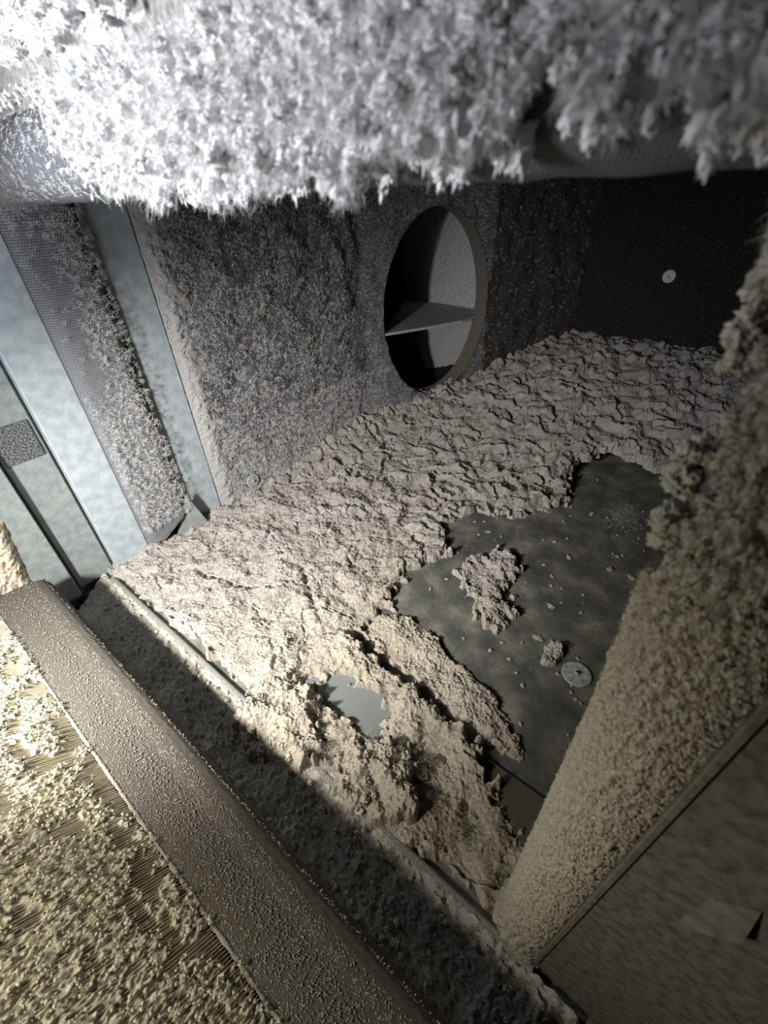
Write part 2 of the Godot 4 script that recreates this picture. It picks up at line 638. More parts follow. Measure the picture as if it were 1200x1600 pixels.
	M.fin = mat(Color(0.70, 0.67, 0.59), 0.7, null, 10.0, null, 0.0, 0.2)
	M.duct = mat(Color(0.76, 0.785, 0.79), 0.7, fuzz, 5.0, fuzz_h, 0.012)
	M.foil = mat(Color(0.48, 0.465, 0.43), 0.7, fuzz, 5.0, fuzz_h, 0.03)
	SHAPES.clump = [clump_shape(1, 12, 0.55), clump_shape(2, 16, 0.7), clump_shape(3, 10, 0.5)]
	SHAPES.curl = [curl_shape(5, 4, 0.034), curl_shape(6, 3, 0.042), curl_shape(7, 5, 0.03, 0.8), curl_shape(8, 6, 0.022, 1.6), curl_shape(9, 5, 0.026, 2.2), curl_shape(10, 7, 0.02, 1.2)]
	SHAPES.grain = [grain_shape(1), grain_shape(2)]

# ------------------------------------------------------------------ the shell
const A := Vector2(-0.635, -0.72)   # where the lined side wall starts to turn
const B := Vector2(-0.38, -1.28)    # where it meets the far wall

func wall_at(s: float) -> Vector2:   # plan of the lined wall; s = 0 at A, negative towards the strips
	if s < 0.0: return Vector2(-0.635, -0.72 - s)
	return A + (B - A).normalized() * s

func shell() -> void:
	tag(put("floor", box(Vector3(-0.72, -0.04, -1.36), Vector3(0.45, 0.0, -0.102), 0.001), M.floor), "dark stained insulation liner floor of the cabinet", "", "structure")
	tag(put("wall_back", box(Vector3(-0.42, -0.02, -1.34), Vector3(0.45, 0.62, -1.28), 0.002), M.soot), "black sooty liner on the far wall", "", "structure")
	tag(put("wall_right", box(Vector3(0.38, -0.02, -1.3), Vector3(0.42, 0.62, -0.1), 0.002), M.soot), "dark liner on the right inside wall", "", "structure")
	tag(put("ceiling", box(Vector3(-0.72, 0.60, -1.36), Vector3(0.45, 0.64, -0.1), 0.002), M.soot), "dark liner under the cabinet top", "", "structure")
	# side wall: a metal sheet behind the strips, then black liner with the round opening
	var w := Node3D.new()
	named(w, "wall_left")
	tag(w, "side wall of galvanised sheet and black dusty liner with an opening", "", "structure")
	put("sheet", box(Vector3(-0.72, -0.04, -0.40), Vector3(-0.656, 0.64, 0.30), 0.002), M.zinc_dull, w)
	var ds := 0.004
	var s0 := -0.388
	var nu := int((0.62 - s0) / ds)
	var nv := 152
	var cs := 0.18; var cy := 0.243; var rs := 0.135; var ry := 0.19
	var nn: FastNoiseLite = N.swell
	var f := func(i: int, j: int):
		var s := s0 + i * ds
		var y := -0.01 + j * ds
		var q := Vector2((s - cs) / rs, (y - cy) / ry)
		var r := q.length()
		if r > 0.93 and r < 1.06:
			q = q / r
			s = cs + q.x * rs; y = cy + q.y * ry
		var p := wall_at(s)
		var bulge = 0.006 * nn.get_noise_2d(s, y) + 0.0015 * N.lump.get_noise_2d(s, y)
		return Vector3(p.x + bulge, y, p.y)
	var keep := func(i: int, j: int):
		var s: float = s0 + (i + 0.5) * ds
		var y: float = -0.01 + (j + 0.5) * ds
		return Vector2((s - cs) / rs, (y - cy) / ry).length() > 1.0
	var keep_near := func(i: int, j: int): return keep.call(i, j) and s0 + i * ds < 0.317
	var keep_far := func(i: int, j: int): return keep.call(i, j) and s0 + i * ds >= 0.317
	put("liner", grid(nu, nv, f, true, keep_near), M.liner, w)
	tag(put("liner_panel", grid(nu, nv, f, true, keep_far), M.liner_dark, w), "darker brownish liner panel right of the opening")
	# cut edge of the liner round the opening
	put("cut_edge", grid(72, 6, func(i: int, j: int):
		var a := TAU * i / 72.0
		var s := cs + cos(a) * rs * 1.0
		var y := cy + sin(a) * ry * 1.0
		var p = wall_at(s) + Vector2(-0.91, -0.414) * (0.045 * j / 6.0) + Vector2(0.0008, 0.0004) * N.fine.get_noise_2d(s * 3.0, y + j)
		return Vector3(p.x, y, p.y), false), M.foil, w)
	var back := func(p: Vector2, t: float) -> Vector3: return Vector3(p.x, t, p.y)
	put("backing", prism(V2([[-0.69, -0.40], [-0.69, -0.70], [-0.664, -0.70], [-0.664, -0.40]]), back, -0.02, 0.62), M.dark, w)
	# loose flecks of lint stuck all over the black liner
	var up := func(i: int):
		var s := rng.randf_range(-0.385, 0.6)
		var y := rng.randf_range(0.0, 0.5)
		if Vector2((s - cs) / rs, (y - cy) / ry).length() < 1.03: return null
		var dens := 0.95 if s < -0.05 else (0.25 if s < 0.31 else 0.10)
		if s < -0.02: dens *= 0.45 + 0.9 * N.tone.get_noise_2d(s * 2.0 + 4.0, y * 2.0) + 0.35 * smoothstep(0.5, 0.1, y)
		if rng.randf() > dens: return null
		var p := wall_at(s)
		var nrm := Vector3(0.91, 0, 0.414) if s > 0.0 else Vector3(1, 0, 0)
		var z := rng.randf_range(0.004, 0.0095) * (0.8 if s > 0 else 1.0)
		var bulge := 0.006 * nn.get_noise_2d(s, y)
		return stand(Vector3(p.x + bulge + 0.001, y, p.y), nrm, Vector3(z, z, z), 0.15)
	for k in 3: scatter("dust_flecks", SHAPES.curl[k], M.fleck, 6000, up, w)

	var base := func(i: int):
		var s := rng.randf_range(-0.385, 0.05)
		var y := 0.012 + 0.13 * pow(rng.randf(), 1.6)
		var p := wall_at(s)
		var z := rng.randf_range(0.004, 0.008)
		return stand(Vector3(p.x + 0.006 * nn.get_noise_2d(s, y) + 0.001, y, p.y), Vector3(1, 0, 0), Vector3(z, z, z), 0.2)
	for k in 3: scatter("dust_flecks", SHAPES.curl[k], M.fleck, 1100, base, w)

func duct() -> void:
	# the duct behind the opening: a dark tube, an upright grey baffle and a shelf blade
	var d := (B - A).normalized()
	var nin := Vector2(-0.91, -0.414)
	var at := func(s: float, off: float, y: float) -> Vector3:
		var p := A + d * s + nin * off
		return Vector3(p.x, y, p.y)
	var t := thing("duct_boot", at.call(0.18, 0.05, 0.0), "grey sheet metal duct boot seen through the round opening in the black liner", "duct")
	var o := -t.position
	var tube := func(i: int, j: int):
		var a := TAU * i / 40.0
		return (at.call(0.18 + cos(a) * 0.20, 0.03 + 0.06 * j, 0.243 + sin(a) * 0.25) as Vector3) + o
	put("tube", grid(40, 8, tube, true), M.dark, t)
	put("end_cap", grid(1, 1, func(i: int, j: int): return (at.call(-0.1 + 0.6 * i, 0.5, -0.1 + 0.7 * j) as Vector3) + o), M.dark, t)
	var pl := func(i: int, j: int):
		var k: float = i / 30.0
		var y := -0.02 + 0.5 * j / 50.0
		var off := lerpf(0.31, 0.035, k)
		var s := lerpf(0.262, 0.355, k) + 0.01 * sin(k * PI)
		var p: Vector3 = at.call(s, off, y)
		if y < 0.2: p += Vector3(0.004, 0, 0.002) * (1.0 + N.lump.get_noise_2d(k * 0.2, y)) * smoothstep(0.2, 0.15, y)
		return p + o
	tag(put("baffle_plate", grid(30, 50, pl, true), M.duct, t), "grey upright baffle plate")
	put("lint_layer", grid(40, 50, func(i: int, j: int):
		var k: float = i / 40.0
		var y := 0.0 + 0.2 * j / 50.0
		var w = 0.005 + 0.009 * absf(N.lump.get_noise_2d(k * 0.25, y)) + 0.003 * N.fine.get_noise_2d(k * 0.2, y)
		var off := lerpf(0.31, 0.04, k)
		return (at.call(lerpf(0.262, 0.355, k) - w * smoothstep(0.0, 0.06, k), off, y) as Vector3) + o, true), M.lint_band, t)
	var sh := V2([[0.046, 0.003], [0.14, 0.0], [0.25, 0.004], [0.33, 0.03], [0.352, 0.05], [0.266, 0.30]])
	var pos := func(p: Vector2, y: float) -> Vector3: return (at.call(p.x, p.y, y) as Vector3) + o
	tag(put("shelf_blade", prism(sh, pos, 0.206, 0.211), M.duct, t), "horizontal dusty blade across the opening")

func wall_strips() -> void:
	var strip := func(called: String, x: float, z0: float, z1: float, y0: float, y1: float, m: Material, label: String) -> Node:
		return tag(put(called, box(Vector3(-0.655, y0, z1), Vector3(x, y1, z0), 0.0012), m), label, "metal strip")
	strip.call("metal_strip", -0.637, -0.1165, -0.169, 0.0, 0.56, M.zinc, "wide pale galvanised strip left of the rounded fabric covered insulation strip")
	strip.call("metal_strip", -0.641, -0.250, -0.307, 0.0, 0.56, M.zinc, "bluish galvanised strip between the insulation strip and the black liner")
	strip.call("metal_strip", -0.648, -0.064, -0.113, 0.0, 0.56, M.zinc_dull, "dusty recessed strip with a dark square patch on it")
	strip.call("metal_strip", -0.632, 0.03, -0.060, 0.0, 0.56, M.zinc_dull, "pale strip furthest from the black liner, above the coil end")
	tag(put("patch_plate", box(Vector3(-0.648, 0.207, -0.1085), Vector3(-0.6445, 0.254, -0.066), 0.0008), M.patch), "small dark square patch plate stuck on the recessed dusty strip", "plate")
	# fabric covered insulation strip, rounded, with a mitred lower end
	var t := thing("insulation_strip", Vector3(-0.64, 0.0, -0.207), "dark fabric covered insulation strip with woven face between two galvanised strips", "insulation")
	var f := func(i: int, j: int):
		var y := 0.02 + 0.54 * j / 160.0
		var k: float = i / 26.0
		var z := lerpf(-0.1655, -0.2475, k)
		var low := 0.0 + 0.055 * k     # lower edge runs up to the right
		y = maxf(y, low)
		var r := pow(maxf(0.0, 1.0 - pow(absf(2.0 * k - 1.0), 5.0)), 0.5)
		var x = -0.0145 + 0.036 * r * (0.75 + 0.25 * k) + 0.0012 * N.lump.get_noise_2d(y, z)
		return Vector3(x, y, z + 0.207)
	put("fabric_cover", grid(26, 160, f, false), M.weave, t)
	var pts := [Vector3(0.018, 0.075, -0.040), Vector3(0.006, 0.005, -0.008), Vector3(0.020, 0.0, -0.062)]
	var st := begin()
	tri(st, pts[0], pts[1], pts[2], Vector3(1, 0.2, 0))
	tri(st, pts[0] - Vector3(0.003, 0, 0), pts[1] - Vector3(0.003, 0, 0), pts[2] - Vector3(0.003, 0, 0), Vector3(-1, 0, 0))
	quad(st, pts[0], pts[1], pts[1] - Vector3(0.003, 0, 0), pts[0] - Vector3(0.003, 0, 0), Vector3(0, 0, 1))
	quad(st, pts[0], pts[2], pts[2] - Vector3(0.003, 0, 0), pts[0] - Vector3(0.003, 0, 0), Vector3(0, 0, -1))
	put("end_fold", done(st), M.zinc_dull, t)
	var up := func(i: int):
		var k := rng.randf()
		var y := rng.randf_range(0.05, 0.5)
		var z := lerpf(-0.168, -0.246, k)
		var bare := smoothstep(0.3, 0.6, k) + smoothstep(0.28, 0.2, y) + smoothstep(0.42, 0.46, y)
		if rng.randf() > clampf(bare, 0.06, 1.0): return null
		var q := rng.randf_range(0.003, 0.007)
		return stand(Vector3(0.0215, y, z + 0.207), Vector3(1, 0, 0), Vector3(q, q, q), 0.15)
	for k in 3: scatter("dust_flecks", SHAPES.curl[k], M.fleck, 900, up, t)
	# the lint that has caught along the flange of the liner
	var l := put("lint_strip", grid(16, 300, func(i: int, j: int):
		var y := 0.0 + 0.5 * j / 300.0
		var k: float = i / 16.0
		var wav = 0.004 * N.edge.get_noise_2d(y, 1.0)
		var z = lerpf(-0.307, -0.339, k) + wav * (0.4 + 2.0 * k * k)
		var r := sin(clampf(k, 0.0, 1.0) * PI)
		return Vector3(lerpf(-0.644, -0.6345, k) + 0.005 * r + 0.004 * r * N.lump.get_noise_2d(y, z) + 0.0025 * r * N.fine.get_noise_2d(y, z), y, z), false), M.lint_band)
	var edge := func(i: int):
		var y := rng.randf_range(0.0, 0.48)
		var z := rng.randf_range(-0.350, -0.309)
		var q := rng.randf_range(0.003, 0.007)
		return stand(Vector3(-0.6355 - 0.005 * smoothstep(-0.325, -0.31, z), y, z), Vector3(1, 0, 0), Vector3(q, q, q), 0.25)
	for k in 3: scatter("dust_flecks", SHAPES.curl[k], M.fleck, 700, edge, l)
	tag(l, "band of pale lint caught along the edge of the black liner beside the bluish strip", "lint", "stuff")

# ------------------------------------------------------------------ the header over the opening
func arc(zc: float, yc: float, r: float, a: float) -> Vector2: return Vector2(zc + cos(a) * r, yc + sin(a) * r)

func header() -> void:
	var front := tag(put("wall_front", box(Vector3(-0.72, 0.485, -0.128), Vector3(0.45, 0.80, -0.112), 0.001), M.dusty_metal), "metal face of the cabinet above the opening", "", "structure")
	tag(put("trim_1", box(Vector3(-0.70, 0.5125, -0.1128), Vector3(0.40, 0.5135, -0.1095), 0.0003), M.dark), "thin seam in the metal face above the padded header", "", "structure")
	var t := thing("padded_header", Vector3(-0.12, 0.479, -0.118), "horizontal fabric wrapped insulation roll across the top of the opening, under the thick white lint", "insulation")
	put("fabric_cover", grid(260, 40, func(i: int, j: int):
		var x := lerpf(-0.70, 0.42, i / 260.0)
		var a := TAU * j / 40.0
		var n = 0.0008 * N.swell.get_noise_2d(x * 3.0, a * 0.05)
		var p := arc(0, 0, 0.0185 + n, a)
		return Vector3(x + 0.12, p.y, p.x), true), M.cover, t)
	# seam where two lengths meet
	put("joint_fold", grid(5, 24, func(i: int, j: int):
		var a := lerpf(-1.3, 1.7, j / 24.0)
		var x := -0.252 + 0.012 * sin(j * 0.25) + 0.0035 * (i / 5.0 - 0.5)
		var p := arc(0, 0, 0.0182 + 0.0022 * sin(PI * i / 5.0), a)
		return Vector3(x + 0.12, p.y, p.x), true), M.lint_grey, t)
	# the coat of lint on the roll
	var xs := [-0.44]
	while xs[-1] < 0.16:
		xs.append(xs[-1] + 0.0022 * sqrt(xs[-1] * xs[-1] + 0.012))
	var cover := func(x: float, a: float) -> float:
		var k = smoothstep(-0.25, -0.165, x + 0.03 * N.gap.get_noise_2d(x, a * 0.05) + 0.02 * sin(a))
		var low := lerpf(-0.75, -0.35, smoothstep(-0.15, 0.0, x))
		k = maxf(k, 0.10 * smoothstep(0.8, 1.3, a))
		return k * smoothstep(low - 0.12, low + 0.2, a + 0.55 * N.gap.get_noise_2d(x * 1.3, 2.0))
	var nv := 150
	var coat := put("lint_coat", grid(xs.size() - 1, nv, func(i: int, j: int):
		var x: float = xs[i]
		var a := lerpf(-1.1, 2.1, float(j) / nv)
		var p0 := arc(-0.118, 0.479, 0.019, a)
		var c: float = cover.call(x, a)
		var w = absf(N.wool.get_noise_3d(x, p0.y, p0.x))
		var h = c * (0.0028 + 0.007 * w + 0.0028 * N.fur.get_noise_3d(x, p0.y, p0.x)) + 0.004 * c * N.gap.get_noise_3d(x, p0.y, p0.x)
		var p := arc(-0.118, 0.479, 0.0176 + maxf(h, 0.0), a)
		return Vector3(x, p.y - 0.004 * w * c, p.x), true), M.lint_grey)
	tag(coat, "thick white woolly lint coat hanging from the padded header over the opening", "lint", "stuff")
	var on := func(i: int):
		var x := 0.14 - 0.5 * pow(rng.randf(), 1.0)
		var a := rng.randf_range(-0.95, 1.6)
		var c: float = cover.call(x, a)
		if rng.randf() > c * 1.1: return null
		var g = absf(N.wool.get_noise_3d(x * 0.6, a * 0.02, 0.3))
		var p := arc(-0.118, 0.479, 0.0205 + 0.010 * g + 0.0015 * rng.randf(), a)
		var s := rng.randf_range(0.0012, 0.0028)
		var droop := Vector3(0, -0.5, 0)
		return stand(Vector3(x, p.y - 0.002 * c, p.x), Vector3(0, sin(a), cos(a)) + droop, Vector3(s * 0.8, s * rng.randf_range(0.9, 1.7), s * 0.8), 0.5)
	for k in 3: scatter("fluff", SHAPES.clump[k], M.hair, 11000, on, coat)
	var fz := func(i: int):
		var T = on.call(i)
		return null if T == null else Transform3D((T as Transform3D).basis.scaled_local(Vector3(1.6, 1.6, 1.6)), (T as Transform3D).origin)
	for k in 3: scatter("fuzz", SHAPES.curl[3 + k], M.hair, 9000, fz, coat)
	# tufts that hang off the lower edge
	var tufts := func(i: int):
		var x := rng.randf_range(-0.22, 0.06)
		var a := rng.randf_range(-0.95, -0.5)
		if N.gap.get_noise_2d(x * 1.3, 5.0) < -0.05: return null
		var c: float = cover.call(x, a + 0.3)
		if rng.randf() > c: return null
		var p := arc(-0.118, 0.479, 0.0215, a)
		var s := rng.randf_range(0.003, 0.0055)
		return stand(Vector3(x, p.y, p.x), Vector3(0, -1, 0.25), Vector3(s * 0.7, s * rng.randf_range(1.0, 2.0), s * 0.7), 0.4)
	for k in 3: scatter("hanging_tuft", SHAPES.clump[k], M.hair, 260, tufts, coat)
	# thin flecks on the bare end of the roll
	var few := func(i: int):
		var x := rng.randf_range(-0.42, -0.16)
		var a := rng.randf_range(-1.1, 1.4)
		var p := arc(-0.118, 0.479, 0.0188, a)
		var s := rng.randf_range(0.0015, 0.0034)
		return stand(Vector3(x, p.y, p.x), Vector3(0, sin(a), cos(a)), Vector3(s, s, s), 0.2)
	for k in 3: scatter("dust_flecks", SHAPES.curl[k], M.fleck, 420, few, coat)
	# lint on the metal face above
	var face := put("lint_coat", grid(520, 150, func(i: int, j: int):
		var x := lerpf(-0.50, 0.16, i / 520.0)
		var y := lerpf(0.49, 0.66, pow(j / 150.0, 1.3))
		var g = N.gap.get_noise_2d(x * 0.8, y * 0.8) + 0.28
		var c = smoothstep(0.506, 0.512, y + 0.008 * N.edge.get_noise_2d(x, y) + 0.03 * smoothstep(-0.16, -0.05, x)) * smoothstep(0.0, 0.12, g)
		var w = absf(N.wool.get_noise_2d(x * 0.7, y * 0.7))
		var h = c * (0.003 + 0.013 * w + 0.003 * N.fur.get_noise_2d(x, y)) - (1.0 - c) * 0.001
		return Vector3(x, y - 0.004 * w * c, -0.112 + h), false), M.lint_grey)
	tag(face, "clumped white lint with grey gaps on the metal face above the padded header", "lint", "stuff")
	var fl := func(i: int):
		var x := rng.randf_range(-0.46, 0.14)
		var y := 0.502 + 0.12 * pow(rng.randf(), 1.3)
		var g = N.gap.get_noise_2d(x * 0.8, y * 0.8) + 0.28
		var c = smoothstep(0.506, 0.512, y + 0.008 * N.edge.get_noise_2d(x, y) + 0.03 * smoothstep(-0.16, -0.05, x)) * smoothstep(0.0, 0.12, g)
		if rng.randf() > c: return null
		if absf(y - 0.513) < 0.0015 and x < -0.2: return null
		var s := rng.randf_range(0.002, 0.0048)
		return stand(Vector3(x, y, -0.112 + 0.004 + 0.006 * rng.randf()), Vector3(0, -0.5, 1), Vector3(s * 0.8, s * 1.3, s * 0.8), 0.5)
	for k in 3: scatter("fluff", SHAPES.clump[k], M.hair, 3000, fl, face)

func right_jamb() -> void:
	var cx := 0.0215; var cz := -0.122; var r := 0.0185
	tag(put("wall_front", box(Vector3(0.036, -0.10, -0.125), Vector3(0.45, 0.80, -0.104), 0.001), M.foil), "dull metal face of the cabinet right of the opening", "", "structure")
	tag(put("trim_1", box(Vector3(0.0345, -0.10, -0.106), Vector3(0.0375, 0.50, -0.1025), 0.0006), M.foil), "raised vertical edge beside the padded jamb", "", "structure")
	var t := thing("padded_jamb", Vector3(cx, 0.0, cz), "upright fabric wrapped insulation roll at the right side of the opening, coated with tan lint", "insulation")
	put("fabric_cover", grid(40, 200, func(i: int, j: int):
		var a := TAU * i / 40.0
		var y := lerpf(-0.02, 0.485, j / 200.0)
		var rr = r + 0.0006 * N.swell.get_noise_2d(a * 0.1, y * 2.0) + 0.004 * smoothstep(0.06, 0.0, y)
		return Vector3(cos(a) * rr, y, sin(a) * rr), true), M.cover, t)
	var cover := func(a: float, y: float) -> float:
		var k := 1.0
		var inner = smoothstep(3.75, 3.35, a + 0.35 * N.gap.get_noise_2d(1.0, y) + 1.12 * smoothstep(0.35, 0.38, y) * smoothstep(0.456, 0.440, y))
		return k * inner * smoothstep(0.6, 0.9, a)
	var ys := [-0.01]
	while ys[-1] < 0.484:
		ys.append(ys[-1] + 0.0026 * sqrt(pow(0.46 - ys[-1], 2) + 0.012))
	var coat := put("lint_coat", grid(150, ys.size() - 1, func(i: int, j: int):
		var a := lerpf(0.5, 4.1, i / 150.0)
		var y: float = ys[j]
		var px := cx + cos(a) * r; var pz := cz + sin(a) * r
		var c: float = cover.call(a, y)
		var w = absf(N.wool.get_noise_3d(px, y * 0.6, pz))
		var big := smoothstep(0.30, 0.46, y)
		var h = c * (0.0012 + (0.0035 + 0.007 * big) * w + (0.0012 + 0.002 * big) * N.fur.get_noise_3d(px, y * 0.7, pz)) + c * 0.003 * big * N.gap.get_noise_3d(px, y, pz)
		var rr := r - 0.0006 + maxf(h, 0.0) + 0.004 * smoothstep(0.06, 0.0, y)
		return Vector3(cx + cos(a) * rr, y, cz + sin(a) * rr), true), M.lint_jamb)
	tag(coat, "tan mossy lint coat on the upright padded jamb beside the opening", "lint", "stuff")
	var on := func(i: int):
		var a := rng.randf_range(0.8, 3.6)
		var y := 0.47 * pow(rng.randf(), 0.75)
		var c: float = cover.call(a, y)
		if rng.randf() > c: return null
		var big := smoothstep(0.28, 0.46, y)
		var s := rng.randf_range(0.0008, 0.0018) * (1.0 + 1.4 * big)
		var rr := r + 0.0012 + 0.004 * big * rng.randf()
		return stand(Vector3(cx + cos(a) * rr, y, cz + sin(a) * rr), Vector3(cos(a), -0.3, sin(a)), Vector3(s, s * 1.2, s), 0.5)
	for k in 3: scatter("fluff", SHAPES.clump[k], M.hair_jamb, 3600, on, coat)
	for k in 3: scatter("fuzz", SHAPES.curl[3 + k], M.hair_jamb, 4000, on, coat)
	# knots of fluff that stick out towards the chamber, near the top
	var knots := func(i: int):
		var c: Array = [[0.400, 3.2, 0.007], [0.435, 3.15, 0.009], [0.452, 3.0, 0.010], [0.385, 2.9, 0.005]][i % 4]
		var s := rng.randf_range(0.003, 0.005)
		var rr := r + rng.randf_range(0.0, 0.006)
		var a: float = c[1] + rng.randf_range(-0.25, 0.25)
		return stand(Vector3(cx + cos(a) * rr, c[0] + rng.randf_range(-1, 1) * c[2], cz + sin(a) * rr), Vector3(cos(a), 0, sin(a)), Vector3(s, s, s), 0.6)
	for k in 3: scatter("fluff", SHAPES.clump[k], M.hair_jamb, 70, knots, coat)
	# a torn corner of foil that stands off the face
	var st := begin()
	var p := [Vector3(0.060, 0.250, -0.103), Vector3(0.0575, 0.222, -0.098), Vector3(0.072, 0.243, -0.099), Vector3(0.070, 0.262, -0.1035)]
	for q in [[0, 1, 2], [0, 2, 3]]:
		tri(st, p[q[0]], p[q[1]], p[q[2]], Vector3(0, 0, 1))
		var b := Vector3(0, 0, -0.0008)
		tri(st, p[q[0]] + b, p[q[1]] + b, p[q[2]] + b, Vector3(0, 0, -1))
	tag(put("foil_flap", done(st), M.foil), "small pointed flap torn loose on the dull metal face beside the padded jamb", "flap")

# ------------------------------------------------------------------ the lint on the floor
func lint_tint(p: Vector3) -> Color:
	var t = clampf(0.5 + 0.9 * N.tone.get_noise_2d(p.x, p.z), 0.0, 1.0)
	var warm := smoothstep(-0.55, -0.2, p.z) * smoothstep(-0.5, -0.2, p.x)
	var g := Color(0.92, 0.91, 0.92).lerp(Color(0.80, 0.78, 0.76), t)
	var y := Color(1.0, 0.955, 0.85).lerp(Color(0.86, 0.805, 0.69), t)
	return g.lerp(y, warm)

func floor_lint() -> void:
	var bare := V2([[-0.266, -0.308], [-0.278, -0.386], [-0.247, -0.444], [-0.298, -0.506], [-0.272, -0.569], [-0.210, -0.591], [-0.154, -0.678], [-0.183, -0.790], [-0.140, -0.86], [-0.06, -0.84], [0.06, -0.80], [0.06, -0.30], [0.06, -0.225], [-0.028, -0.226], [-0.043, -0.237], [-0.060, -0.257], [-0.094, -0.278], [-0.150, -0.287], [-0.215, -0.312]])
	var woven := V2([[-0.262, -0.160], [-0.232, -0.193], [-0.181, -0.201], [-0.157, -0.183], [-0.170, -0.156], [-0.220, -0.148]])
	var liner := V2([[-0.090, -0.226], [0.06, -0.226], [0.06, -0.150], [-0.014, -0.175], [-0.050, -0.194]])
	var gap := V2([[-0.259, -0.300], [-0.258, -0.236], [-0.228, -0.228], [-0.165, -0.226], [-0.110, -0.220], [-0.054, -0.214], [0.0, -0.211], [0.06, -0.209], [0.06, -0.26], [-0.06, -0.30], [-0.215, -0.33]])
	var whole := V2([[-0.652, -0.104], [-0.55, -0.112], [-0.42, -0.116], [-0.31, -0.112], [-0.28, -0.098], [-0.08, -0.098], [-0.06, -0.113], [0.0, -0.113], [0.04, -0.106], [0.10, -0.2], [0.38, -0.25], [0.38, -1.292], [-0.392, -1.292], [-0.652, -0.725]])
	var o := Outline.new(whole, [bare, woven, liner, gap])
	var ground := func(x: float, z: float) -> float: return bank(x, z) - gully(x, z) + 0.009 * smoothstep(-0.165, -0.222, z) * smoothstep(-0.242, -0.228, z) * smoothstep(-0.30, -0.25, x)
	var mat_main := lint_mat("lint_mat", o, 0.010, 0.018, 0.8, 0.015, -0.66, 0.30, 0.0014, -0.102, -1.285, 0.0011, 2.0, ground, M.lint, lint_tint)
	tag(mat_main, "wide grey cracked mat of lint over the cabinet floor, banked up to the far wall", "lint", "stuff")
	var flat := func(x: float, z: float) -> float: return 0.0
	var so := Outline.new(V2([[-0.262, -0.290], [-0.215, -0.314], [-0.150, -0.290], [-0.094, -0.281], [-0.060, -0.261], [-0.036, -0.242], [-0.018, -0.230], [-0.054, -0.2265], [-0.110, -0.233], [-0.165, -0.240], [-0.225, -0.243], [-0.258, -0.252]]), [])
	tag(lint_mat("lint_strip", so, 0.006, 0.0, 0.7, 0.007, -0.29, 0.01, 0.0011, -0.20, -0.33, 0.001, 0.0, flat, M.lint, lint_tint), "long yellowish ridge of lint between the dark crack and the bare liner", "lint")
	var io := Outline.new(V2([[-0.225, -0.417], [-0.204, -0.457], [-0.199, -0.498], [-0.179, -0.503], [-0.151, -0.488], [-0.143, -0.437], [-0.119, -0.397], [-0.122, -0.356], [-0.145, -0.358], [-0.180, -0.395]]), [])
	tag(lint_mat("lint_island", io, 0.008, 0.0, 0.9, 0.022, -0.26, -0.08, 0.0012, -0.32, -0.53, 0.0012, 0.0, flat, M.lint, lint_tint), "lone ragged yellowish lint patch in the middle of the bare dark liner", "lint")
	var lump := func(called: String, poly: Array, thick: float, label: String) -> void:
		var q := Outline.new(V2(poly), [])
		var on := func(x: float, z: float) -> float: return (0.008 if z < -0.100 else 0.008 - 0.9 * (z + 0.100))
		var l := lint_mat(called, q, thick, 0.0, 1.1, 0.014, q.x0, q.x0 + q.nx * q.cell, 0.001, q.z0 + q.nz * q.cell, q.z0, 0.001, 0.0, on, M.lint, lint_tint)
		tag(l, label, "lint")
		var m := func(i: int):
			var x := rng.randf_range(q.x0, q.x0 + q.nx * q.cell)
			var z := rng.randf_range(q.z0, q.z0 + q.nz * q.cell)
			if q.at(x, z) < 0.004: return null
			var s := rng.randf_range(0.004, 0.010)
			return stand(Vector3(x, on.call(x, z) + thick * rng.randf_range(0.5, 1.1), z), Vector3.UP, Vector3(s, s, s), 0.8)
		for k in 3: scatter("fluff", SHAPES.clump[k], M.hair_tan, 60, m, l)
		for k in 3: scatter("fuzz", SHAPES.curl[3 + k], M.hair_tan, 260, m, l)
	lump.call("lint_clump", [[-0.293, -0.079], [-0.285, -0.117], [-0.280, -0.146], [-0.242, -0.150], [-0.194, -0.113], [-0.191, -0.092], [-0.226, -0.078], [-0.252, -0.068]], 0.016, "fluffy lint clump spilling over the sill just left of the pale woven patch")
	lump.call("lint_clump", [[-0.179, -0.116], [-0.169, -0.144], [-0.146, -0.158], [-0.120, -0.166], [-0.085, -0.133], [-0.081, -0.111], [-0.114, -0.098], [-0.130, -0.086]], 0.018, "fluffy lint clump spilling over the sill in front of the long yellowish ridge")
	tag(put("woven_patch", box(Vector3(-0.275, 0.0, -0.21), Vector3(-0.145, 0.003, -0.142), 0.0005), M.weave_pale), "pale blue grey woven liner patch left bare among the front lint", "liner")
	tag(put("liner_flap", box(Vector3(-0.10, 0.0, -0.2125), Vector3(0.03, 0.0045, -0.13), 0.0015), M.weave_dusty), "dark woven liner flap with a straight edge beside the foot of the padded jamb", "liner")
	# loose hairs over the mats
	var hairs := func(i: int):
		var x := rng.randf_range(-0.63, 0.02)
		var z := -0.10 - 0.75 * pow(rng.randf(), 1.6)
		if o.at(x, z) < 0.004: return null
		var s := rng.randf_range(0.003, 0.008)
		return stand(Vector3(x, bank(x, z) + 0.012 + 0.004 * rng.randf(), z), Vector3.UP, Vector3(s, s, s), 0.4)
	for k in 3: scatter("loose_hairs", SHAPES.curl[k], M.hair_tan, 2600, hairs, mat_main)
	var fib := func(i: int):
		var T = hairs.call(i)
		if T == null: return null
		var t: Transform3D = T
		var thin := clampf(0.35 + 1.5 * N.gap.get_noise_2d(t.origin.x, t.origin.z), 0.05, 1.0)
		if rng.randf() > thin: return null
		return Transform3D(t.basis.scaled_local(Vector3.ONE * 0.55), t.origin - Vector3(0, 0.001, 0))
	for k in 3: scatter("fuzz", SHAPES.curl[3 + k], M.fleck if k == 0 else M.hair_warm, 9000, fib, mat_main)
